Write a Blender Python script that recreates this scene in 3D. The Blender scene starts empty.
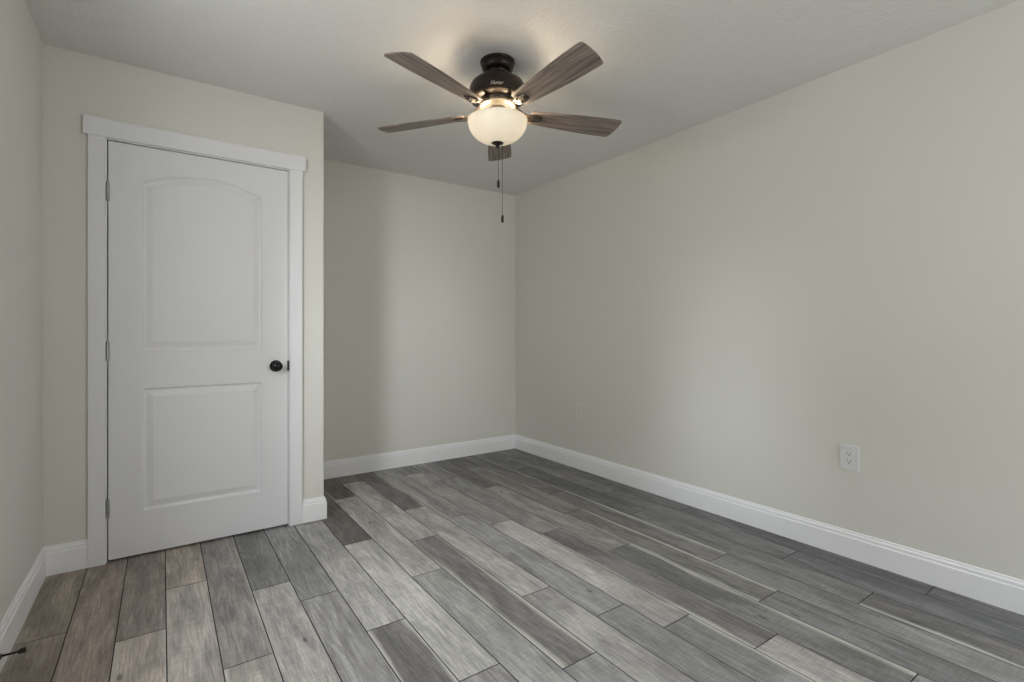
import bpy, bmesh, math, random
from mathutils import Vector, Matrix
C = bpy.context.scene
COL = C.collection
PI = math.pi

# ------------------------------------------------------------------ camera
H = 2.44
XL = -3.268            # left wall
XC, YC = -2.0146, -0.8222   # outer corner of the closet block
YF = -5.40             # wall behind the camera
cam = bpy.data.cameras.new('camera'); co = bpy.data.objects.new('camera', cam); COL.objects.link(co)
cam.sensor_fit = 'HORIZONTAL'; cam.sensor_width = 36.0
cam.lens = 36.0 * 496.38 / 1024
cam.shift_x = (512 - 503.16) / 1024
cam.shift_y = (332.59 - 341) / 1024
cam.clip_start = 0.02
co.location = (-2.817, -3.8925, 1.1162)
co.rotation_euler = (PI / 2, 0, -0.60213)
C.camera = co

# ------------------------------------------------------------------ world, lights, exposure
C.view_settings.view_transform = 'Standard'; C.view_settings.look = 'None'
C.view_settings.gamma = 1.0; C.view_settings.use_curve_mapping = False
C.view_settings.exposure = 0.0
w = bpy.data.worlds.new('sky'); C.world = w; w.use_nodes = True
nt = w.node_tree; nt.nodes.clear()
def wn(t, **kw):
    n = nt.nodes.new(t)
    for k, v in kw.items(): setattr(n, k, v)
    return n
def wmath(op, a, b=None):
    n = wn('ShaderNodeMath', operation=op)
    for i, v in enumerate((a, b)):
        if v is None: continue
        if isinstance(v, (int, float)): n.inputs[i].default_value = v
        else: nt.links.new(v, n.inputs[i])
    return n.outputs[0]
def wmap(src, a, b, lo, hi, kind='LINEAR'):
    n = wn('ShaderNodeMapRange', interpolation_type=kind); nt.links.new(src, n.inputs[0])
    for i, v in enumerate((a, b, lo, hi)): n.inputs[i + 1].default_value = v
    return n.outputs[0]
tc = wn('ShaderNodeTexCoord'); sp = wn('ShaderNodeSeparateXYZ'); nt.links.new(tc.outputs['Generated'], sp.inputs[0])
az = wmath('ARCTAN2', wmath('MULTIPLY', sp.outputs[1], -1.0), wmath('MULTIPLY', sp.outputs[0], -1.0))   # 0 = straight out of the left wall, +90 deg = out of the wall behind the viewer
el = wmath('ARCSINE', sp.outputs[2])
SKY, GAP_GLOW = 22.5, 0.5
# unseen roofline shaped for the walls' light patches: elevation (deg) against azimuth (deg)
SKYLINE = [(-90, 22), (-16, 22), (-5, 23), (-3, 5), (9, 5), (12, 23), (30, 23), (36, 12), (41, -8), (50, -8), (55, 26), (110, 26)]
rl = wn('ShaderNodeValToRGB'); nt.links.new(wmap(az, math.radians(-90), math.radians(110), 0.0, 1.0), rl.inputs[0])
els = rl.color_ramp.elements
for i, (a_, e_) in enumerate(SKYLINE):
    p_ = (a_ + 90) / 200
    el_ = els[0] if i == 0 else (els[len(els) - 1] if i == len(SKYLINE) - 1 else els.new(p_))
    el_.position = p_; v_ = (e_ + 45) / 90; el_.color = (v_, v_, v_, 1)
above = wmap(wmath('SUBTRACT', el, wmap(rl.outputs[0], 0.0, 1.0, math.radians(-45), math.radians(45))), math.radians(-1.5), math.radians(1.5), 0.0, 1.0, 'SMOOTHSTEP')
mixw = wn('ShaderNodeMix', data_type='RGBA'); nt.links.new(above, mixw.inputs[0])
mixw.inputs[6].default_value = (0.47, 0.47, 0.45, 1); mixw.inputs[7].default_value = (0.93, 0.97, 1.0, 1)
# low glow added in the roofline gaps to brighten patches of wall
gl = wn('ShaderNodeValToRGB'); nt.links.new(wmap(az, math.radians(-90), math.radians(110), 0.0, 1.0), gl.inputs[0])
ge = gl.color_ramp.elements
GAPS = [(-90, 0), (-6, 0), (-2, 0.3), (8, 0.3), (11, 0), (35, 0), (41, 1), (50, 1), (55, 0), (110, 0)]
for i, (a_, v_) in enumerate(GAPS):
    e_ = ge[0] if i == 0 else (ge[len(ge) - 1] if i == len(GAPS) - 1 else ge.new((a_ + 90) / 200))
    e_.position = (a_ + 90) / 200; e_.color = (v_, v_, v_, 1)
low = wmath('MULTIPLY', wmap(el, math.radians(-9), math.radians(-5), 0.0, 1.0, 'SMOOTHSTEP'), wmap(el, math.radians(20), math.radians(32), 1.0, 0.0, 'SMOOTHSTEP'))
gap_glow = wmath('ADD', wmath('MULTIPLY', wmath('MULTIPLY', gl.outputs[0], low), GAP_GLOW), 1.0)
bg = wn('ShaderNodeBackground'); wo = wn('ShaderNodeOutputWorld')
nt.links.new(mixw.outputs[2], bg.inputs[0]); nt.links.new(bg.outputs[0], wo.inputs[0])
nt.links.new(wmath('MULTIPLY', gap_glow, SKY), bg.inputs[1])

WINDOWS = {   # centre, width, height, facing
    'left': ((XL, -2.35, 1.45), 0.60, 1.25),
    'front': ((-0.80, YF, 1.50), 0.90, 1.25),
}
def portal(name, loc, rot, sx, sy):
    l = bpy.data.lights.new(name, 'AREA'); l.shape = 'RECTANGLE'; l.size = sx; l.size_y = sy
    l.cycles.is_portal = True
    o = bpy.data.objects.new(name, l); COL.objects.link(o); o.location = loc; o.rotation_euler = rot
c, ww, wh = WINDOWS['left'];  portal('daylight_portal', (c[0] - 0.02, c[1], c[2]), (0, -PI / 2, 0), wh, ww)
c, ww, wh = WINDOWS['front']; portal('daylight_portal', (c[0], c[1] - 0.02, c[2]), (PI / 2, 0, 0), ww, wh)
C.cycles.use_denoising = True
C.cycles.max_bounces = 10; C.cycles.diffuse_bounces = 6
C.cycles.sample_clamp_indirect = 6.0; C.cycles.caustics_reflective = False; C.cycles.caustics_refractive = False

# ------------------------------------------------------------------ helpers
def lin(r, g=None, b=None):
    if g is None: g = b = r
    f = lambda v: (v / 255 / 12.92) if v / 255 <= 0.04045 else ((v / 255 + 0.055) / 1.055) ** 2.4
    return (f(r), f(g), f(b))
def mat(name, col, rough=0.5, metal=0.0, spec=0.5):
    m = bpy.data.materials.new(name); m.use_nodes = True
    b = m.node_tree.nodes['Principled BSDF']
    b.inputs['Base Color'].default_value = (*col, 1); b.inputs['Roughness'].default_value = rough
    b.inputs['Metallic'].default_value = metal; b.inputs['Specular IOR Level'].default_value = spec
    return m
def N(m, t, **kw):
    n = m.node_tree.nodes.new(t)
    for k, v in kw.items():
        if k.startswith('i_'): n.inputs[k[2:].replace('_', ' ')].default_value = v
        else: setattr(n, k, v)
    return n
def L(m, a, b): m.node_tree.links.new(a, b)
def bsdf(m): return m.node_tree.nodes['Principled BSDF']
def bump(m, scale, strength, dist, detail=3.0, stretch=None):
    t = N(m, 'ShaderNodeTexCoord'); n = N(m, 'ShaderNodeTexNoise'); n.inputs['Scale'].default_value = scale; n.inputs['Detail'].default_value = detail
    src = t.outputs['Object']
    if stretch:
        mp = N(m, 'ShaderNodeMapping'); mp.inputs['Scale'].default_value = stretch; L(m, src, mp.inputs[0]); src = mp.outputs[0]
    L(m, src, n.inputs['Vector'])
    b = N(m, 'ShaderNodeBump'); b.inputs['Strength'].default_value = strength; b.inputs['Distance'].default_value = dist
    L(m, n.outputs[0], b.inputs['Height']); L(m, b.outputs[0], bsdf(m).inputs['Normal'])
    return n
def link(name, bm, m, parent=None, smooth=False, loc=None, rot=None):
    me = bpy.data.meshes.new(name)
    bmesh.ops.recalc_face_normals(bm, faces=bm.faces)
    bm.to_mesh(me); bm.free()
    for mm in (m if isinstance(m, (list, tuple)) else [m]): me.materials.append(mm)
    if smooth:
        for p in me.polygons: p.use_smooth = True
    o = bpy.data.objects.new(name, me); COL.objects.link(o)
    if parent: o.parent = parent
    if loc: o.location = loc
    if rot: o.rotation_euler = rot
    return o
def sharp(o, deg=35):
    """smooth shading that stays crisp on hard edges"""
    me = o.data
    for p in me.polygons: p.use_smooth = True
    me.set_sharp_from_angle(angle=math.radians(deg))
    return o
def box(bm, x0, x1, y0, y1, z0, z1, bev=0.0):
    v = [bm.verts.new((x, y, z)) for x in (x0, x1) for y in (y0, y1) for z in (z0, z1)]
    fs = [bm.faces.new([v[i] for i in q]) for q in ((0, 1, 3, 2), (4, 6, 7, 5), (0, 4, 5, 1), (2, 3, 7, 6), (0, 2, 6, 4), (1, 5, 7, 3))]
    if bev:
        es = list({e for f in fs for e in f.edges})
        bmesh.ops.bevel(bm, geom=es, offset=bev, segments=2, affect='EDGES', profile=0.5)
    return v
def lathe(bm, prof, seg=48, cap0=True, cap1=True, centre=(0, 0, 0)):
    """prof: list of (r, z)"""
    rings = []
    for r, z in prof:
        if r < 1e-6: rings.append([bm.verts.new((centre[0], centre[1], centre[2] + z))])
        else: rings.append([bm.verts.new((centre[0] + r * math.cos(2 * PI * k / seg), centre[1] + r * math.sin(2 * PI * k / seg), centre[2] + z)) for k in range(seg)])
    for a, b in zip(rings, rings[1:]):
        for k in range(seg):
            k2 = (k + 1) % seg
            if len(a) == 1 and len(b) == 1: continue
            if len(a) == 1: bm.faces.new((a[0], b[k], b[k2]))
            elif len(b) == 1: bm.faces.new((a[k], a[k2], b[0]))
            else: bm.faces.new((a[k], a[k2], b[k2], b[k]))
    if cap0 and len(rings[0]) > 1: bm.faces.new(rings[0])
    if cap1 and len(rings[-1]) > 1: bm.faces.new(rings[-1])
def tube(bm, pts, r, seg=10):
    prev = None; n = len(pts)
    for i, p in enumerate(pts):
        p = Vector(p); t = (Vector(pts[min(i + 1, n - 1)]) - Vector(pts[max(i - 1, 0)])).normalized()
        a = t.orthogonal().normalized(); b = t.cross(a)
        rr = r[i] if isinstance(r, (list, tuple)) else r
        ring = [bm.verts.new(p + a * rr * math.cos(2 * PI * k / seg) + b * rr * math.sin(2 * PI * k / seg)) for k in range(seg)]
        if prev:
            for k in range(seg): bm.faces.new((prev[k], prev[(k + 1) % seg], ring[(k + 1) % seg], ring[k]))
        else: bm.faces.new(ring)
        prev = ring
    bm.faces.new(prev)
def struct(o, label, cat):
    o['kind'] = 'structure'; o['label'] = label; o['category'] = cat; return o
def thing(name, label, cat, loc=(0, 0, 0), rot=(0, 0, 0), group=None):
    o = bpy.data.objects.new(name, None); COL.objects.link(o); o.location = loc; o.rotation_euler = rot
    o.empty_display_size = 0.1
    o['label'] = label; o['category'] = cat
    if group: o['group'] = group
    return o

# ------------------------------------------------------------------ materials
M_wall = mat('wall_paint', (0.72, 0.715, 0.67), 0.55, spec=0.3);  bump(M_wall, 260, 0.12, 0.002, 2)
M_ceil = mat('ceiling_paint', (0.755, 0.75, 0.745), 0.85, spec=0.2)
nz = bump(M_ceil, 60, 0.9, 0.007, 4)
M_trim = mat('trim_white', (0.80, 0.805, 0.83), 0.38, spec=0.4);  bump(M_trim, 30, 0.05, 0.001, 3, (1, 1, 0.1))
M_door = mat('door_white', (0.775, 0.78, 0.805), 0.36, spec=0.45);  bump(M_door, 60, 0.10, 0.001, 4, (3, 1, 0.12))
M_base = mat('baseboard_white', (0.89, 0.895, 0.915), 0.35, spec=0.4)
M_dark = mat('closet_dark', (0.05, 0.05, 0.05), 0.9)
M_steel = mat('satin_nickel', (0.42, 0.42, 0.41), 0.35, 0.9)
M_bronze = mat('dark_bronze', lin(46, 38, 34), 0.33, 0.55)
M_black = mat('black_metal', lin(22, 20, 20), 0.3, 0.4)
M_rubber = mat('black_rubber', lin(20, 20, 20), 0.6)
M_plate = mat('white_plastic', (0.74, 0.74, 0.76), 0.35)
M_painted = mat('painted_plastic', (0.745, 0.74, 0.70), 0.45, spec=0.3)
M_slot = mat('slot_dark', (0.03, 0.03, 0.03), 0.7)
M_cream = mat('logo_cream', lin(228, 218, 204), 0.45)
M_glass = bpy.data.materials.new('window_glass'); M_glass.use_nodes = True
g = M_glass.node_tree; g.nodes.clear()
gt = g.nodes.new('ShaderNodeBsdfTransparent'); gg = g.nodes.new('ShaderNodeBsdfGlossy'); gm = g.nodes.new('ShaderNodeMixShader'); go = g.nodes.new('ShaderNodeOutputMaterial')
gg.inputs['Roughness'].default_value = 0.02; gm.inputs[0].default_value = 0.06
g.links.new(gt.outputs[0], gm.inputs[1]); g.links.new(gg.outputs[0], gm.inputs[2]); g.links.new(gm.outputs[0], go.inputs[0])

# ------------------------------------------------------------------ floor: plank by plank, one mesh
FK = 2.2
def floor_material():
    m = mat('grey_oak_planks', (0.2, 0.2, 0.2), 0.42, spec=0.35)
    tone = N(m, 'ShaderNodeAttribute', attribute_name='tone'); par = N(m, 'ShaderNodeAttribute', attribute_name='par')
    uv = N(m, 'ShaderNodeUVMap', uv_map='plank')
    sep = N(m, 'ShaderNodeSeparateXYZ'); L(m, uv.outputs[0], sep.inputs[0])
    ps = N(m, 'ShaderNodeSeparateColor'); L(m, par.outputs['Color'], ps.inputs[0])    # R seed, G left streak, B right streak
    seed = N(m, 'ShaderNodeMath', operation='MULTIPLY'); L(m, ps.outputs[0], seed.inputs[0]); seed.inputs[1].default_value = 40.0
    def vec(su, sv):
        a = N(m, 'ShaderNodeMath', operation='MULTIPLY'); L(m, sep.outputs[0], a.inputs[0]); a.inputs[1].default_value = su
        b = N(m, 'ShaderNodeMath', operation='MULTIPLY'); L(m, sep.outputs[1], b.inputs[0]); b.inputs[1].default_value = sv
        v = N(m, 'ShaderNodeCombineXYZ'); L(m, a.outputs[0], v.inputs[0]); L(m, b.outputs[0], v.inputs[1]); L(m, seed.outputs[0], v.inputs[2])
        return v.outputs[0]
    def noise(su, sv, detail=4, dist=0.0, rough=0.55):
        n = N(m, 'ShaderNodeTexNoise'); n.inputs['Scale'].default_value = 1.0; n.inputs['Detail'].default_value = detail
        n.inputs['Distortion'].default_value = dist; n.inputs['Roughness'].default_value = rough
        L(m, vec(su, sv), n.inputs['Vector']); return n.outputs[0]
    def ramp(src, a, b, lo, hi, kind='SMOOTHSTEP'):
        r = N(m, 'ShaderNodeMapRange', interpolation_type=kind); L(m, src, r.inputs[0])
        for i, v in enumerate((a, b, lo, hi)): r.inputs[i + 1].default_value = v
        return r.outputs[0]
    def mul(a, b):
        n = N(m, 'ShaderNodeMath', operation='MULTIPLY')
        for i, s in enumerate((a, b)):
            if isinstance(s, (int, float)): n.inputs[i].default_value = s
            else: L(m, s, n.inputs[i])
        return n.outputs[0]
    def add(a, b, op='ADD'):
        n = N(m, 'ShaderNodeMath', operation=op)
        for i, s in enumerate((a, b)):
            if isinstance(s, (int, float)): n.inputs[i].default_value = s
            else: L(m, s, n.inputs[i])
        return n.outputs[0]
    fine = ramp(noise(11, 230, 4, 0.5), 0.3, 0.7, 0.78, 1.13)         # fine grain lines along the plank
    mid = ramp(noise(3.4, 34, 5, 2.2, 0.62), 0.28, 0.72, 0.76, 1.18)       # cathedral figure
    blot = ramp(noise(2.0, 8, 4, 1.2), 0.30, 0.70, 0.72, 1.17)        # blotches
    chat = ramp(noise(170, 16, 2, 0.4), 0.3, 0.7, 0.90, 1.07)         # saw marks across
    f = mul(mul(fine, mid), mul(blot, chat))
    vo = N(m, 'ShaderNodeTexVoronoi', feature='F1'); vo.inputs['Scale'].default_value = 1.0; wv = N(m, 'ShaderNodeVectorMath', operation='ADD'); L(m, vec(2.6, 7.5), wv.inputs[0]); wn_ = N(m, 'ShaderNodeTexNoise'); wn_.inputs['Scale'].default_value = 1.0; L(m, vec(22, 60), wn_.inputs['Vector']); ws = N(m, 'ShaderNodeVectorMath', operation='SCALE'); L(m, wn_.outputs[1], ws.inputs[0]); ws.inputs[3].default_value = 0.10; L(m, ws.outputs[0], wv.inputs[1]); L(m, wv.outputs[0], vo.inputs['Vector'])
    knot = ramp(vo.outputs['Distance'], 0.02, 0.085, 0.30, 1.0)
    f = mul(f, knot)
    col = N(m, 'ShaderNodeMix', data_type='RGBA', blend_type='MULTIPLY'); col.inputs[0].default_value = 1.0
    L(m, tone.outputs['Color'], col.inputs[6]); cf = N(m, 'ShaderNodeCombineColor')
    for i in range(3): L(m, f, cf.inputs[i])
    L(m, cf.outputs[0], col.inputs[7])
    # pale sapwood streaks along either long edge
    wob = ramp(noise(2.2, 4, 3, 0.3), 0.3, 0.7, 0.0, 1.0, 'LINEAR')
    v = sep.outputs[1]
    wid = add(mul(wob, 0.036), 0.008)
    sl = mul(add(1.0, add(v, wid, 'DIVIDE'), 'SUBTRACT'), ps.outputs[1])
    sr = mul(add(1.0, add(add(0.1545, v, 'SUBTRACT'), wid, 'DIVIDE'), 'SUBTRACT'), ps.outputs[2])
    st = add(add(sl, sr, 'MAXIMUM'), 0.0, 'MAXIMUM')
    st = mul(mul(ramp(st, 0.0, 0.8, 0.0, 1.0), 0.8), ramp(noise(1.7, 0.0, 2, 0.0), 0.36, 0.54, 0.45, 1.0))
    mx = N(m, 'ShaderNodeMix', data_type='RGBA'); L(m, st, mx.inputs[0]); L(m, col.outputs[2], mx.inputs[6]); mx.inputs[7].default_value = (0.62, 0.605, 0.565, 1)
    L(m, mx.outputs[2], bsdf(m).inputs['Base Color'])
    rr = ramp(f, 0.7, 1.3, 0.5, 0.38, 'LINEAR'); L(m, rr, bsdf(m).inputs['Roughness'])
    bp = N(m, 'ShaderNodeBump'); bp.inputs['Strength'].default_value = 0.25; bp.inputs['Distance'].default_value = 0.0015
    L(m, f, bp.inputs['Height']); L(m, bp.outputs[0], bsdf(m).inputs['Normal'])
    return m
M_floor = floor_material()
M_bevel = mat('plank_bevel', (0.05, 0.048, 0.045), 0.6)
M_gap = mat('plank_gap', (0.012, 0.011, 0.010), 0.9)
# per row from the right wall: joints (y) and, from far to near, (r,g,b, left streak, right streak); rgb has the room's light mixed in
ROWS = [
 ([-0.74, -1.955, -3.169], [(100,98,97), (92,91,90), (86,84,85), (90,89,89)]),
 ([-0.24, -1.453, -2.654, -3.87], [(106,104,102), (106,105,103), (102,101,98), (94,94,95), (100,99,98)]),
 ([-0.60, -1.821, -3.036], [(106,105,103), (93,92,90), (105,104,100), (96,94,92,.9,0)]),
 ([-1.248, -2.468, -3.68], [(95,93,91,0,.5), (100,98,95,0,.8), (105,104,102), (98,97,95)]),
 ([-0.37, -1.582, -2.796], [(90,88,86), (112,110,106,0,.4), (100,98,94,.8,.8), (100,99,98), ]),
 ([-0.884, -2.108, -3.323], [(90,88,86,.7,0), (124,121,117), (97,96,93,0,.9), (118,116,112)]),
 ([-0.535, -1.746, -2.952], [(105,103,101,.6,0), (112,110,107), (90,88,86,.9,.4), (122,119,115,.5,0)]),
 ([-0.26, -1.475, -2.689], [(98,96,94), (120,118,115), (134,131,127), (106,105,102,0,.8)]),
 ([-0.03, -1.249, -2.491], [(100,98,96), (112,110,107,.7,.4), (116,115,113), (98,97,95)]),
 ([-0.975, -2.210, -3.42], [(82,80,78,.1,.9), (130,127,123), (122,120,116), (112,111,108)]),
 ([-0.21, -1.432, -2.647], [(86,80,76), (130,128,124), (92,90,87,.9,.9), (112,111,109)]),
 ([-0.530, -1.791, -3.0], [(84,76,70,.7,0), (133,130,126), (119,118,114), (108,106,103)]),  # first plank is coloured darker for the shade by the closet corner
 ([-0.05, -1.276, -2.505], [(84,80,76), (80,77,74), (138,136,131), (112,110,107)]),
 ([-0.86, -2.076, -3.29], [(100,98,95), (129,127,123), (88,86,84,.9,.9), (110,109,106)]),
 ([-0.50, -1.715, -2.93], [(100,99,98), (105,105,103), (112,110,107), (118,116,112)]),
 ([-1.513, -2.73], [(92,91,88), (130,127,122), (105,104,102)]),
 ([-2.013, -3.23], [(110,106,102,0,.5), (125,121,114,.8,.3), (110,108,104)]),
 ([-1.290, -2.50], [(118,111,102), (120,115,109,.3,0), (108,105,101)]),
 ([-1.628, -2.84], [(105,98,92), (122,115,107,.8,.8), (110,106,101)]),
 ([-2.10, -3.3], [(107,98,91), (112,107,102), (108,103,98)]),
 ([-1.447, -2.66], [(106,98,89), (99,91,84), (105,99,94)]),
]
def build_floor():
    rnd = random.Random(7)
    bm = bmesh.new()
    uvl = bm.loops.layers.uv.new('plank'); tl = bm.loops.layers.float_color.new('tone'); pl = bm.loops.layers.float_color.new('par')
    g2 = 0.0010
    edge = [0.0206, -0.1399, -0.3000, -0.4597, -0.6189, -0.7778, -0.9362, -1.0941, -1.2517, -1.4088, -1.5655, -1.7217, -1.8775, -2.0329, -2.1879, -2.3425, -2.4966, -2.6503, -2.8036, -2.9564, -3.1088, -3.2608]      # plank edges from the right wall to the left wall
    for r, (joints, tones) in enumerate(ROWS):
        xb, xa = edge[r], edge[r + 1]
        ys = [0.02] + joints + [YF - 0.02]
        for k in range(len(ys) - 1):
            t = tones[min(k, len(tones) - 1)]
            sl, sr = (t[3], t[4]) if len(t) > 3 else (0, 0)
            c = [v * FK * m_ * (1.18 if r > 16 else 0.72 if r < 3 else 0.80 if r < 6 else 1.0) for v, m_ in zip(lin(*t[:3]), (1.0, 1.005, 1.045))]  # left rows lifted, right rows darkened to follow the room's light
            seed = rnd.random(); ya, yb = ys[k + 1], ys[k]
            a, b, d, e = xa + g2, xb - g2, ya + g2, yb - g2
            bv = 0.0010
            top = [bm.verts.new(p) for p in ((a + bv, d + bv, 0), (b - bv, d + bv, 0), (b - bv, e - bv, 0), (a + bv, e - bv, 0))]
            low = [bm.verts.new(p) for p in ((a, d, -bv), (b, d, -bv), (b, e, -bv), (a, e, -bv))]
            bot = [bm.verts.new(p) for p in ((a, d, -0.012), (b, d, -0.012), (b, e, -0.012), (a, e, -0.012))]
            fs = [bm.faces.new(top)]
            for i in range(4):
                j = (i + 1) % 4
                fs.append(bm.faces.new((low[i], low[j], top[j], top[i]))); fs[-1].material_index = 2       # painted micro-bevel
                fs.append(bm.faces.new((bot[i], bot[j], low[j], low[i]))); fs[-1].material_index = 1
            off = rnd.random() * 3
            for f in fs:
                for lp in f.loops:
                    p = lp.vert.co
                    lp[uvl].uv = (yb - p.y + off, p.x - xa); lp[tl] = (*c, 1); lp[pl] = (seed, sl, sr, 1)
    # dark underlay seen down the gaps
    v = [bm.verts.new(p) for p in ((XL - 0.1, YF - 0.1, -0.012), (0.1, YF - 0.1, -0.012), (0.1, 0.1, -0.012), (XL - 0.1, 0.1, -0.012))]
    f = bm.faces.new(v); f.material_index = 1
    return link('floor', bm, [M_floor, M_gap, M_bevel])
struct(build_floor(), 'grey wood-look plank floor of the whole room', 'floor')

# ------------------------------------------------------------------ room shell
T = 0.12
def wall_with_hole(bm, axis, at0, at1, lo, hi, hole=None, z1=H):
    """slab between at0 and at1 on one axis, running lo..hi on the other, with an optional (a, b, za, zb) opening"""
    def b(a, c, za, zb):
        if c - a < 1e-6 or zb - za < 1e-6: return
        if axis == 'x': box(bm, at0, at1, a, c, za, zb)
        else: box(bm, a, c, at0, at1, za, zb)
    if not hole: b(lo, hi, 0, z1); return
    a, c, za, zb = hole
    b(lo, a, 0, z1); b(c, hi, 0, z1); b(a, c, 0, za); b(a, c, zb, z1)
bm = bmesh.new(); wall_with_hole(bm, 'x', 0, T, YF - T, T); struct(link('wall_right', bm, M_wall), 'long plain greige wall on the right with two outlets', 'wall')
bm = bmesh.new(); wall_with_hole(bm, 'y', 0, T, XL - T, 0); struct(link('wall_back', bm, M_wall), 'greige end wall beyond the closet corner', 'wall')
(c, ww, wh) = WINDOWS['left']
bm = bmesh.new(); wall_with_hole(bm, 'x', XL - T, XL, YF - T, 0, (c[1] - ww / 2, c[1] + ww / 2, c[2] - wh / 2, c[2] + wh / 2))
struct(link('wall_left', bm, M_wall), 'greige wall at the left edge beside the door', 'wall')
(c, ww, wh) = WINDOWS['front']
bm = bmesh.new(); wall_with_hole(bm, 'y', YF - T, YF, XL, 0, (c[0] - ww / 2, c[0] + ww / 2, c[2] - wh / 2, c[2] + wh / 2))
struct(link('wall_front', bm, M_wall), 'greige wall behind the viewer with the window', 'wall')
# closet block: front wall with the door opening, and its return to the end wall (rounded outer corner)
DX0, DX1, DZ0, DZ1 = -3.031, -2.2185, 0.012, 2.047       # door slab
OX0, OX1, OZ = DX0 - 0.0050, DX1 + 0.0032, DZ1 + 0.0050    # opening inside the jamb
def closet():
    bm = bmesh.new(); R = 0.006; D = 0.11
    # plan outline of the front wall right of the opening + return
    arc = [(XC - R + R * math.sin(a), YC + R - R * math.cos(a)) for a in [PI / 2 * k / 6 for k in range(7)]]
    out = [(OX1, YC)] + arc + [(XC, 0.0), (XC - D, 0.0), (XC - D, YC + D), (OX1, YC + D)]
    lo = [bm.verts.new((x, y, 0)) for x, y in out]; hi = [bm.verts.new((x, y, H)) for x, y in out]
    n = len(out)
    for i in range(n): bm.faces.new((lo[i], lo[(i + 1) % n], hi[(i + 1) % n], hi[i]))
    bm.faces.new(lo); bm.faces.new(hi)
    box(bm, XL, OX0, YC, YC + D, 0, H)
    box(bm, OX0, OX1, YC, YC + D, OZ, H)
    return sharp(link('wall_closet', bm, M_wall), 40)
struct(closet(), 'greige closet wall that carries the white door and ends in an outside corner', 'wall')
bm = bmesh.new(); box(bm, XL - T, T, YF - T, T, H, H + 0.1); struct(link('ceiling', bm, M_ceil), 'lightly textured grey-white ceiling above the fan', 'ceiling')

# baseboards: stepped profile swept with mitred corners
PROF = [(0.0, 0.0), (0.0140, 0.0), (0.0140, 0.098), (0.0132, 0.1015), (0.0100, 0.1035), (0.0100, 0.1165), (0.0086, 0.1200), (0.0052, 0.1230), (0.0045, 0.1300), (0.0030, 0.1325), (0.0, 0.1330)]
def baseboard(name, path, label):
    """path: plan points along the wall face, room on the left of the direction of travel"""
    bm = bmesh.new(); rows = []
    P = [Vector(p) for p in path]
    for i, p in enumerate(P):
        dirs = []
        if i > 0: dirs.append((P[i] - P[i - 1]).normalized())
        if i < len(P) - 1: dirs.append((P[i + 1] - P[i]).normalized())
        ns = [Vector((-d.y, d.x)) for d in dirs]
        nn = ns[0] if len(ns) == 1 else (ns[0] + ns[1]) / (1 + ns[0].dot(ns[1]))
        rows.append([bm.verts.new((p.x + nn.x * d, p.y + nn.y * d, z)) for d, z in PROF])
    for a, b in zip(rows, rows[1:]):
        for k in range(len(PROF)):
            k2 = (k + 1) % len(PROF); bm.faces.new((a[k], a[k2], b[k2], b[k]))
    bm.faces.new(rows[0]); bm.faces.new(rows[-1])
    return struct(link(name, bm, M_base), label, 'baseboard')
CX0, CX1 = -3.107, -2.141      # outer edges of the casing legs
t14 = 0.0
baseboard('baseboard_right', [(0, YF), (0, 0)], 'white baseboard along the long right wall')
baseboard('baseboard_back', [(0.0, 0.0), (XC, 0.0)], 'white baseboard along the end wall')
baseboard('baseboard_closet', [(XC, 0.0), (XC, YC), (CX1, YC)], 'short white baseboard wrapping the outside corner beside the door')
baseboard('baseboard_door', [(CX0, YC), (XL, YC)], 'short white baseboard between the left wall and the door casing')
baseboard('baseboard_front', [(XL, YF), (0, YF)], 'white baseboard along the wall behind the viewer')
baseboard('baseboard_left', [(XL, YC), (XL, YF)], 'white baseboard along the left wall')

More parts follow.
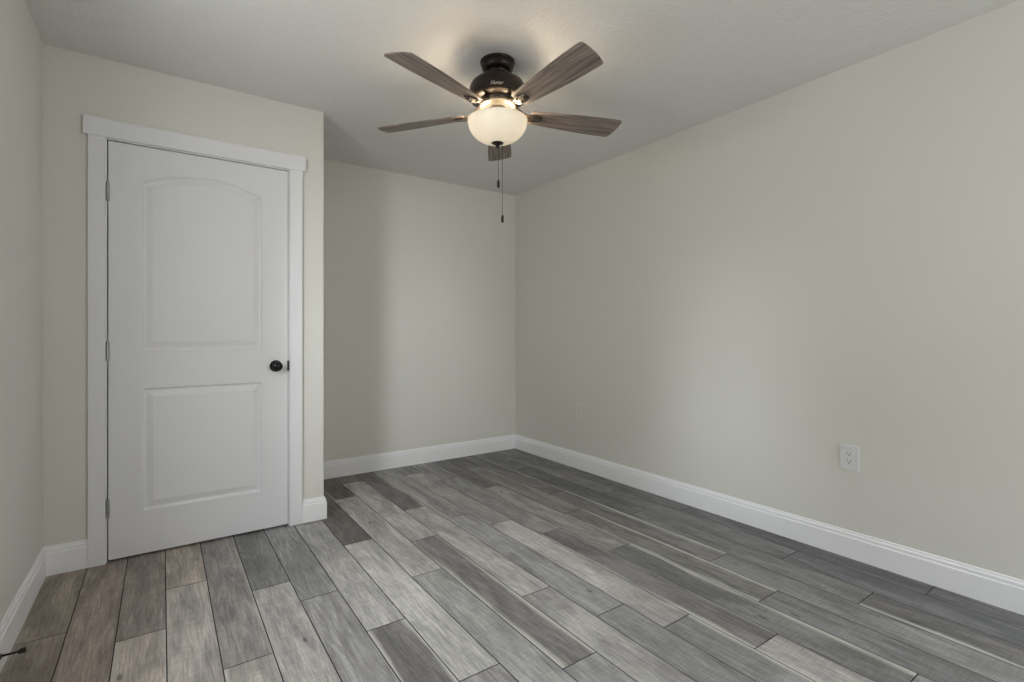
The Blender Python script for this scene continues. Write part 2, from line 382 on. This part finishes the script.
# ------------------------------------------------------------------ door, casing
def offset_loop(kind, x0, x1, z0, z1, rise, d, n=28):
    """closed outline (x,z) of a panel inset by d; the arched kind has an eyebrow top"""
    x0 += d; x1 -= d; z0 += d
    pts = [(x0, z0), (x1, z0)]
    if kind == 'rect': return pts + [(x1, z1 - d), (x0, z1 - d)]
    half0 = (x1 - x0) / 2 + d; R = (half0 ** 2 + rise ** 2) / (2 * rise); zc = z1 + rise - R; Rr = R - d
    xm = (x0 + x1) / 2; hw = (x1 - x0) / 2; a = math.asin(hw / Rr)
    return pts + [(xm + Rr * math.sin(a - 2 * a * k / n), zc + Rr * math.cos(a - 2 * a * k / n)) for k in range(n + 1)]
def door():
    bm = bmesh.new(); yf = 0.0
    STEPS = [(0.0, 0.0), (0.002, 0.0022), (0.007, 0.0100), (0.011, 0.0118), (0.015, 0.0118), (0.040, 0.0028), (0.044, 0.0015)]
    edges = []
    def ring(pts, y): return [bm.verts.new((x, y, z)) for x, z in pts]
    outer = ring([(DX0, DZ0), (DX1, DZ0), (DX1, DZ1), (DX0, DZ1)], yf)
    for i in range(4): edges.append(bm.edges.new((outer[i], outer[(i + 1) % 4])))
    for kind, x0, x1, z0, z1, rise in (('arch', -2.899, -2.354, 1.026, 1.868, 0.066), ('rect', -2.897, -2.355, 0.226, 0.838, 0)):
        prev = None
        for d, dep in STEPS:
            rg = ring(offset_loop(kind, x0, x1, z0, z1, rise, d), yf + dep); n = len(rg)
            if prev is None:
                for i in range(n): edges.append(bm.edges.new((rg[i], rg[(i + 1) % n])))
            else:
                for i in range(n): bm.faces.new((prev[i], prev[(i + 1) % n], rg[(i + 1) % n], rg[i]))
            prev = rg
        bm.faces.new(prev)
    bmesh.ops.triangle_fill(bm, use_beauty=True, use_dissolve=False, edges=edges)
    back = ring([(DX0, DZ0), (DX1, DZ0), (DX1, DZ1), (DX0, DZ1)], yf + 0.035)
    for i in range(4): bm.faces.new((outer[i], outer[(i + 1) % 4], back[(i + 1) % 4], back[i]))
    bm.faces.new(back)
    o = link('door_1', bm, M_door, loc=(0, YC - 0.004, 0)); sharp(o, 18)
    return struct(o, 'white two-panel closet door with arched upper panel and dark knob', 'door')
dr = door()
# hinges
def hinge(zc):
    bm = bmesh.new()
    x = DX0 - 0.0035
    for k in range(5):
        z0 = zc - 0.0445 + k * 0.0178
        lathe(bm, [(0.0035, z0 + 0.0004), (0.0058, z0 + 0.0010), (0.0058, z0 + 0.0168), (0.0035, z0 + 0.0174)], 14, centre=(x, -0.0055, 0))
    lathe(bm, [(0.0, zc - 0.0485), (0.004, zc - 0.047), (0.004, zc - 0.044)], 12, centre=(x, -0.0055, 0))
    lathe(bm, [(0.004, zc + 0.0445), (0.004, zc + 0.047), (0.0, zc + 0.0485)], 12, centre=(x, -0.0055, 0))
    box(bm, x - 0.010, x - 0.002, -0.0022, -0.0005, zc - 0.044, zc + 0.044)
    box(bm, x + 0.002, x + 0.008, -0.0022, -0.0002, zc - 0.044, zc + 0.044)
    h = sharp(link('hinge', bm, M_steel, dr)); h['label'] = 'satin nickel hinge'
for zc in (1.800, 1.028, 0.264): hinge(zc)
# knob: rose, neck and ball turned about the axis that points into the room
def knob():
    e = (-2.282, 0, 0.926)
    bm = bmesh.new(); lathe(bm, [(0.0, 0.0), (0.033, 0.0), (0.033, 0.004), (0.030, 0.008), (0.024, 0.0095), (0.0, 0.0095)], 40)
    r = sharp(link('door_knob', bm, M_black, dr, loc=e, rot=(PI / 2, 0, 0))); r['label'] = 'dark round door knob'
    bm = bmesh.new(); lathe(bm, [(0.012, 0.008), (0.0115, 0.022), (0.013, 0.028), (0.021, 0.033), (0.0262, 0.040), (0.0275, 0.047), (0.0262, 0.054), (0.021, 0.0605), (0.012, 0.064), (0.0, 0.065)], 40)
    link('knob_ball', bm, M_black, r, smooth=True)
    bm = bmesh.new(); box(bm, DX1 - 0.004, DX1 + 0.006, -0.007, -0.001, 0.897, 0.955, 0.001)
    l = link('latch_plate', bm, M_black, dr); l['label'] = 'dark latch plate'
knob()
def casing():
    bm = bmesh.new(); y0 = YC - 0.018; rv = 0.006
    box(bm, CX0, OX0 - rv, y0, YC, 0, OZ + rv, 0.0015)
    box(bm, OX1 + rv, CX1, y0, YC, 0, OZ + rv, 0.0015)
    box(bm, CX0 - 0.018, CX1 + 0.018, YC - 0.023, YC, OZ + rv, OZ + rv + 0.086, 0.0015)
    # jamb lining and the stop behind the slab
    jd = YC + 0.108
    box(bm, OX0 - rv - 0.01, OX0, YC - 0.003, jd, 0, OZ + rv); box(bm, OX1, OX1 + rv + 0.01, YC - 0.003, jd, 0, OZ + rv)
    box(bm, OX0, OX1, YC - 0.003, jd, OZ, OZ + rv + 0.01)
    box(bm, OX0, OX0 + 0.012, YC + 0.033, YC + 0.045, 0, OZ); box(bm, OX1 - 0.012, OX1, YC + 0.033, YC + 0.045, 0, OZ)
    box(bm, OX0 + 0.012, OX1 - 0.012, YC + 0.033, YC + 0.045, OZ - 0.012, OZ)
    return struct(link('trim_1', bm, M_trim), 'white flat casing around the closet door with a wider head board', 'door casing')
casing()

# ------------------------------------------------------------------ windows behind the viewer
def window(name, key, n_in, label):
    (c, ww, wh) = WINDOWS[key]
    bm = bmesh.new()
    def bx(u0, u1, d0, d1, z0, z1):        # u along the wall, d out of the room
        if key == 'left': box(bm, XL - d1, XL - d0, c[1] + u0, c[1] + u1, c[2] + z0, c[2] + z1)
        else: box(bm, c[0] + u0, c[0] + u1, YF - d1, YF - d0, c[2] + z0, c[2] + z1)
    a, b = ww / 2, wh / 2
    cw = 0.07
    for s0, s1 in ((-a - cw, -a), (a, a + cw)): bx(s0, s1, -0.018, 0, -b, b + 0.005)
    bx(-a - cw - 0.018, a + cw + 0.018, -0.023, 0, b, b + 0.086)
    bx(-a - cw, a + cw, -0.018, 0, -b - 0.09, -b - 0.02); bx(-a - cw - 0.02, a + cw + 0.02, -0.05, 0.06, -b - 0.02, -b)
    f = 0.04
    for s0, s1 in ((-a, -a + f), (a - f, a)): bx(s0, s1, 0.03, 0.10, -b, b)
    bx(-a, a, 0.03, 0.10, b - f, b); bx(-a, a, 0.03, 0.10, -b, -b + f); bx(-a, a, 0.04, 0.09, -0.02, 0.02)
    o = struct(link(name, bm, M_trim), label, 'window')
    bm = bmesh.new(); bx(-a + f, a - f, 0.062, 0.066, -b + f, b - f)
    link('pane', bm, M_glass, o)
window('window_1', 'left', 0, 'white sash window in the left wall beside the viewer')
window('window_2', 'front', 0, 'white sash window in the wall behind the viewer')

# ------------------------------------------------------------------ ceiling fan
FX, FY = -1.4624, -1.8730
fan = thing('ceiling_fan', 'dark bronze ceiling fan with five grey wood blades and a lit glass bowl', 'ceiling fan', (FX, FY, H))
M_blade = mat('weathered_wood_blade', lin(112, 100, 92), 0.5, spec=0.35)
def blade_wood():
    m = M_blade; t = N(m, 'ShaderNodeTexCoord'); mp = N(m, 'ShaderNodeMapping'); mp.inputs['Scale'].default_value = (4, 95, 4); L(m, t.outputs['Object'], mp.inputs[0])
    n = N(m, 'ShaderNodeTexNoise'); n.inputs['Scale'].default_value = 1.0; n.inputs['Detail'].default_value = 4; n.inputs['Distortion'].default_value = 0.6; L(m, mp.outputs[0], n.inputs['Vector'])
    r = N(m, 'ShaderNodeValToRGB'); L(m, n.outputs[0], r.inputs[0])
    r.color_ramp.elements[0].position = 0.33; r.color_ramp.elements[0].color = (*lin(92, 82, 75), 1)
    r.color_ramp.elements[1].position = 0.70; r.color_ramp.elements[1].color = (*lin(156, 143, 134), 1)
    L(m, r.outputs[0], bsdf(m).inputs['Base Color'])
blade_wood()
# canopy and neck (z measured down from the ceiling)
bm = bmesh.new()
lathe(bm, [(0.0, 0.0), (0.084, 0.0), (0.085, -0.006), (0.0835, -0.010), (0.080, -0.012), (0.0790, -0.020), (0.0780, -0.030), (0.0735, -0.040), (0.0650, -0.047), (0.056, -0.0495), (0.0, -0.0495)], 56)
link('canopy', bm, M_bronze, fan, smooth=True); sharp(bpy.data.objects['canopy'], 30)
bm = bmesh.new(); lathe(bm, [(0.050, -0.046), (0.051, -0.052), (0.049, -0.056), (0.0495, -0.070), (0.054, -0.078), (0.054, -0.086)], 48)
sharp(link('neck', bm, M_bronze, fan), 30)
# motor housing: dome, shoulder and lower bowl
MOTOR = [(0.0, -0.082), (0.056, -0.082), (0.062, -0.086), (0.088, -0.0895), (0.112, -0.0985), (0.1265, -0.1105), (0.1345, -0.124), (0.1380, -0.137), (0.1390, -0.148), (0.1390, -0.172), (0.1365, -0.182), (0.130, -0.189), (0.118, -0.1935), (0.102, -0.196), (0.092, -0.1965)]
bm = bmesh.new(); lathe(bm, MOTOR + [(0.0, -0.1965)], 64)
motor = sharp(link('motor_housing', bm, M_bronze, fan), 28)
# lower vented ring and switch cup
bm = bmesh.new(); lathe(bm, [(0.0, -0.195), (0.088, -0.195), (0.090, -0.198), (0.090, -0.216), (0.086, -0.221), (0.066, -0.226), (0.060, -0.234), (0.0, -0.234)], 56)
M_hub = mat('hub_metal', lin(108, 103, 96), 0.42, 0.4)  # bronze lightened towards cream, lamp light put into the colour
ring_o = sharp(link('flywheel_ring', bm, M_hub, fan), 28)
for k in range(10):
    bm = bmesh.new()
    a0 = 2 * PI * (k + 0.2) / 10; a1 = 2 * PI * (k + 0.8) / 10; n = 6; prev = None
    for i in range(n + 1):
        a = a0 + (a1 - a0) * i / n
        q = [bm.verts.new((r * math.cos(a), r * math.sin(a), z)) for r, z in ((0.0895, -0.202), (0.0907, -0.202), (0.0907, -0.209), (0.0895, -0.209))]
        if prev:
            for j in range(4): bm.faces.new((prev[j], prev[(j + 1) % 4], q[(j + 1) % 4], q[j]))
        else: bm.faces.new(q)
        prev = q
    bm.faces.new(prev)
    link('vent_slot', bm, M_slot, ring_o)
bm = bmesh.new(); lathe(bm, [(0.0, -0.232), (0.046, -0.232), (0.050, -0.235), (0.050, -0.262), (0.054, -0.266), (0.062, -0.268), (0.062, -0.274), (0.0, -0.274)], 48)
sharp(link('switch_housing', bm, M_hub, fan), 28)
# blades and irons
PH0 = 3.46961; PITCH = -math.radians(12.5); BZ = -0.2480
def blade_mesh():
    bm = bmesh.new()
    top = [(0.168, 0.040), (0.176, 0.047), (0.26, 0.0545), (0.36, 0.0620), (0.46, 0.0680), (0.54, 0.0705), (0.600, 0.0712), (0.626, 0.0712), (0.634, 0.0690)]
    tip = [(0.642, 0.048), (0.6485, 0.024), (0.652, 0.0), (0.654, -0.022), (0.6535, -0.046)]
    bot = [(0.651, -0.065), (0.644, -0.0705), (0.615, -0.0720), (0.54, -0.0705), (0.46, -0.0665), (0.36, -0.060), (0.26, -0.053), (0.176, -0.0455), (0.168, -0.040)]
    out = top + tip + bot
    lo = [bm.verts.new((x, y, -0.003)) for x, y in out]; hi = [bm.verts.new((x, y, 0.003)) for x, y in out]; n = len(out)
    bm.faces.new(lo); bm.faces.new(hi)
    side = [bm.faces.new((lo[i], lo[(i + 1) % n], hi[(i + 1) % n], hi[i])) for i in range(n)]
    return bm
M_iron = mat('iron_bronze', lin(74, 64, 56), 0.28, 0.6)
def iron_mesh():
    bm = bmesh.new()
    # arm from the flywheel out to the blade root, widening into a plate with a raised boss under the blade
    sec = [(0.070, 0.036, 0.016, 0.010), (0.092, 0.034, 0.015, 0.010), (0.112, 0.024, 0.013, 0.010), (0.132, 0.008, 0.014, 0.009), (0.152, -0.004, 0.020, 0.007), (0.170, -0.008, 0.027, 0.006), (0.196, -0.008, 0.030, 0.005), (0.220, -0.0075, 0.024, 0.0045), (0.232, -0.0070, 0.012, 0.004)]
    prev = None
    for x, z, hw, ht in sec:
        q = [bm.verts.new((x, sy * hw * f, z + sz * ht / 2)) for sy, f, sz in ((-1, 1, 1), (1, 1, 1), (1, .8, -1), (-1, .8, -1))]
        if prev:
            for j in range(4): bm.faces.new((prev[j], prev[(j + 1) % 4], q[(j + 1) % 4], q[j]))
        else: bm.faces.new(q)
        prev = q
    bm.faces.new(prev)
    for x, y in ((0.180, 0.017), (0.180, -0.017), (0.214, 0.0)):
        lathe(bm, [(0.0055, -0.0095), (0.0055, -0.0125), (0.003, -0.0145), (0.0, -0.0147)], 12, centre=(x, y, 0))
    return bm
b0 = sharp(link('blade', blade_mesh(), M_blade, fan), 40); i0 = sharp(link('blade_iron', iron_mesh(), M_iron, fan), 30)
for k in range(5):
    a = PH0 + 2 * PI * k / 5
    for src, z, pit in ((b0, BZ, PITCH), (i0, BZ, PITCH * 0.8)):
        o = src if k == 0 else src.copy()
        if k: COL.objects.link(o); o.parent = fan
        o.matrix_basis = Matrix.Translation((0, 0, z)) @ Matrix.Rotation(a, 4, 'Z') @ Matrix.Rotation(pit, 4, 'X')
# light kit
M_bowl = bpy.data.materials.new('frosted_glass'); M_bowl.use_nodes = True
g = M_bowl.node_tree; g.nodes.clear()
tr = g.nodes.new('ShaderNodeBsdfTranslucent'); df = g.nodes.new('ShaderNodeBsdfPrincipled'); em = g.nodes.new('ShaderNodeEmission'); m1 = g.nodes.new('ShaderNodeMixShader'); ad = g.nodes.new('ShaderNodeAddShader'); oo = g.nodes.new('ShaderNodeOutputMaterial')
tr.inputs[0].default_value = (0.95, 0.91, 0.84, 1); df.inputs['Base Color'].default_value = (0.85, 0.82, 0.74, 1); df.inputs['Roughness'].default_value = 0.35
em.inputs[0].default_value = (1.0, 0.87, 0.66, 1); em.inputs[1].default_value = 0.17
m1.inputs[0].default_value = 0.905
g.links.new(tr.outputs[0], m1.inputs[1]); g.links.new(df.outputs[0], m1.inputs[2]); g.links.new(m1.outputs[0], ad.inputs[0]); g.links.new(em.outputs[0], ad.inputs[1]); g.links.new(ad.outputs[0], oo.inputs[0])
RIMZ = -0.285; BR = 0.1460; BD = 0.113
bm = bmesh.new()
prof = [(BR - 0.004, RIMZ + 0.002), (BR, RIMZ), (BR - 0.0015, RIMZ - 0.008)]
outp = [(BR * 0.985 * math.cos(a) ** 0.97, RIMZ - 0.010 - (BD - 0.010) * math.sin(a)) for a in [PI / 2 * k / 18 for k in range(1, 18)]] + [(0.0, RIMZ - BD)]
inp = [(max(r - 0.004, 0.0), z + 0.004) for r, z in reversed(outp)]; inp[0] = (0.0, RIMZ - BD + 0.004)
lathe(bm, prof + outp, 64, cap0=False); lathe(bm, inp + [(BR - 0.005, RIMZ - 0.010), (BR - 0.004, RIMZ + 0.002)], 64, cap1=False)
bmesh.ops.remove_doubles(bm, verts=bm.verts, dist=1e-5)
bowl = link('lamp_bowl', bm, M_bowl, fan, smooth=True); bowl['label'] = 'lit frosted glass bowl'
bm = bmesh.new(); zb = RIMZ - BD
lathe(bm, [(0.0, zb + 0.012), (0.028, zb + 0.012), (0.031, zb + 0.006), (0.029, zb + 0.001), (0.018, zb - 0.004), (0.011, zb - 0.009), (0.008, zb - 0.014), (0.0065, zb - 0.020), (0.0, zb - 0.023)], 32)
link('finial', bm, M_bronze, bowl, smooth=True)
bm = bmesh.new(); lathe(bm, [(0.004, -0.270), (0.004, zb + 0.01)], 10); link('lamp_rod', bm, M_hub, bowl)
for k, a in enumerate((-0.602, -0.602 + PI)):
    l = bpy.data.lights.new('fan_bulb', 'POINT'); l.energy = 3.0; l.color = (1.0, 0.81, 0.57); l.shadow_soft_size = 0.028
    o = bpy.data.objects.new('fan_bulb', l); COL.objects.link(o); o.parent = fan; o.location = (0.07 * math.cos(a), 0.07 * math.sin(a), RIMZ - 0.010)
# pull chains with fobs
def chain(dx, dy, z0, z1, fob):
    bm = bmesh.new(); n = int((z0 - z1) / 0.0032)
    for k in range(n):
        z = z0 - (k + 0.5) * (z0 - z1) / n
        lathe(bm, [(0.0006, z + 0.0016), (0.0013, z + 0.0007), (0.0013, z - 0.0007), (0.0006, z - 0.0016)], 6, centre=(dx, dy, 0))
    c_ = link('pull_chain', bm, M_bronze, fan)
    bm = bmesh.new(); zz = z1
    lathe(bm, [(0.0, zz), (0.0035, zz), (0.005, zz - 0.004), (0.0065, zz - 0.006), (0.0065, zz - 0.010), (0.0058, zz - 0.012), (0.0066, zz - 0.016), (0.0066, zz - 0.034), (0.0055, zz - 0.037), (0.0, zz - 0.037)], 16, centre=(dx, dy, 0))
    sharp(link('chain_fob', bm, M_black, c_), 30)
rt = Vector((math.cos(0.60213), -math.sin(0.60213)))
chain(rt.x * 0.004, rt.y * 0.004, zb - 0.020, -0.577, 0)
chain(rt.x * 0.024, rt.y * 0.024, zb + 0.004, -0.748, 0)
# maker's script on the motor dome, bent around it
def logo():
    cu = bpy.data.curves.new('tmp', 'FONT'); cu.body = 'Hunter'; cu.size = 0.0215; cu.extrude = 0.0; cu.shear = 0.40; cu.align_x = 'CENTER'; cu.space_character = 0.92
    to = bpy.data.objects.new('tmp', cu); COL.objects.link(to); bpy.context.view_layer.update()
    me = to.evaluated_get(bpy.context.evaluated_depsgraph_get()).to_mesh()
    bm = bmesh.new(); bm.from_mesh(me); to.evaluated_get(bpy.context.evaluated_depsgraph_get()).to_mesh_clear()
    bpy.data.objects.remove(to)
    bmesh.ops.triangulate(bm, faces=bm.faces); bmesh.ops.subdivide_edges(bm, edges=bm.edges, cuts=2, use_grid_fill=True)
    a0 = math.atan2(co.location.y - FY, co.location.x - FX) - 0.03
    def rad(z):
        for (r1, z1), (r2, z2) in zip(MOTOR, MOTOR[1:]):
            if z2 <= z <= z1: return r1 + (r2 - r1) * (z1 - z) / max(z1 - z2, 1e-6)
        return 0.1
    for v in bm.verts:
        z = -0.1760 + v.co.y * 1.15; r = rad(z) + 0.0018; a = a0 + v.co.x / r
        v.co = (r * math.cos(a), r * math.sin(a), z)
    l = link('logo', bm, M_cream, motor); l['label'] = 'cream script lettering'
logo()

# ------------------------------------------------------------------ wall outlets (built facing -X from the right wall)
def outlet(name, y, z, label, mp, w_=0.084, h_=0.124):
    o = thing(name, label, 'outlet', (0, y, z), group=None)
    bm = bmesh.new(); v = box(bm, -0.0065, 0.0, -w_ / 2, w_ / 2, -h_ / 2, h_ / 2)
    for q in v:
        if q.co.x < -0.003: q.co.y *= 0.955; q.co.z *= 0.968
    bmesh.ops.bevel(bm, geom=bm.edges[:], offset=0.0012, segments=2, affect='EDGES')
    sharp(link('cover_plate', bm, mp, o), 30)
    for s in (1, -1):
        bm = bmesh.new(); zc = s * 0.0195
        pts = []
        for k in range(40):
            a = 2 * PI * k / 40; yy = 0.0172 * math.cos(a); zz = 0.0172 * math.sin(a); zz = max(-0.0140, min(0.0140, zz)); pts.append((yy, zc + zz))
        lo = [bm.verts.new((-0.0060, y_, z_)) for y_, z_ in pts]; hi = [bm.verts.new((-0.0078, y_ * 0.985, zc + (z_ - zc) * 0.985)) for y_, z_ in pts]
        for k in range(40): bm.faces.new((lo[k], lo[(k + 1) % 40], hi[(k + 1) % 40], hi[k]))
        bm.faces.new(hi); bm.faces.new(lo)
        rc = link('receptacle', bm, mp, o)
        bm = bmesh.new()
        box(bm, -0.0081, -0.0076, -0.0076, -0.0050, zc + 0.0005, zc + 0.0085); box(bm, -0.0081, -0.0076, 0.0050, 0.0074, zc + 0.0005, zc + 0.0095)
        lathe(bm, [(0.0, -0.0002), (0.0030, -0.0002), (0.0030, 0.0003), (0.0, 0.0003)], 14)
        for v in bm.verts[-30:]:
            pass
        lv = [v for v in bm.verts if abs(v.co.x) < 0.0035 and abs(v.co.z) < 0.001]
        for v in lv: v.co = Vector((-0.0078 - v.co.z, v.co.x, zc - 0.0065 + v.co.y))
        link('slot', bm, M_slot if mp is M_plate else M_painted_slot, rc)
    bm = bmesh.new(); lathe(bm, [(0.0, 0.0), (0.0032, 0.0), (0.0026, 0.0008), (0.0, 0.001)], 14)
    link('screw', bm, mp, o, loc=(-0.0065, 0, 0), rot=(0, -PI / 2, 0))
    return o
M_painted_slot = mat('painted_slot', (0.40, 0.39, 0.36), 0.6)
outlet('wall_outlet', -2.8355, 0.495, 'white duplex wall outlet, bright against the wall above the right baseboard', M_plate)
outlet('wall_outlet', -0.897, 0.479, 'wall-coloured duplex outlet low on the right wall near the far corner', M_painted)

# ------------------------------------------------------------------ door stop on the left baseboard
ds = thing('door_stop', 'black rod door stop screwed to the left baseboard', 'door stop', (XL + 0.009, -1.612, 0.052))
bm = bmesh.new(); lathe(bm, [(0.0, 0.0), (0.012, 0.0), (0.012, 0.003), (0.008, 0.007), (0.0, 0.007)], 20); sharp(link('base', bm, M_black, ds, rot=(0, PI / 2, 0)))
bm = bmesh.new(); lathe(bm, [(0.004, 0.005), (0.0034, 0.02), (0.0034, 0.046), (0.005, 0.052), (0.0, 0.053)], 16); sharp(link('rod', bm, M_black, ds, rot=(0, PI / 2, 0)))
bm = bmesh.new(); lathe(bm, [(0.0, 0.046), (0.006, 0.046), (0.0085, 0.052), (0.0085, 0.064), (0.0075, 0.066), (0.0, 0.066)], 20); sharp(link('rubber_tip', bm, M_rubber, ds, rot=(0, PI / 2, 0)))
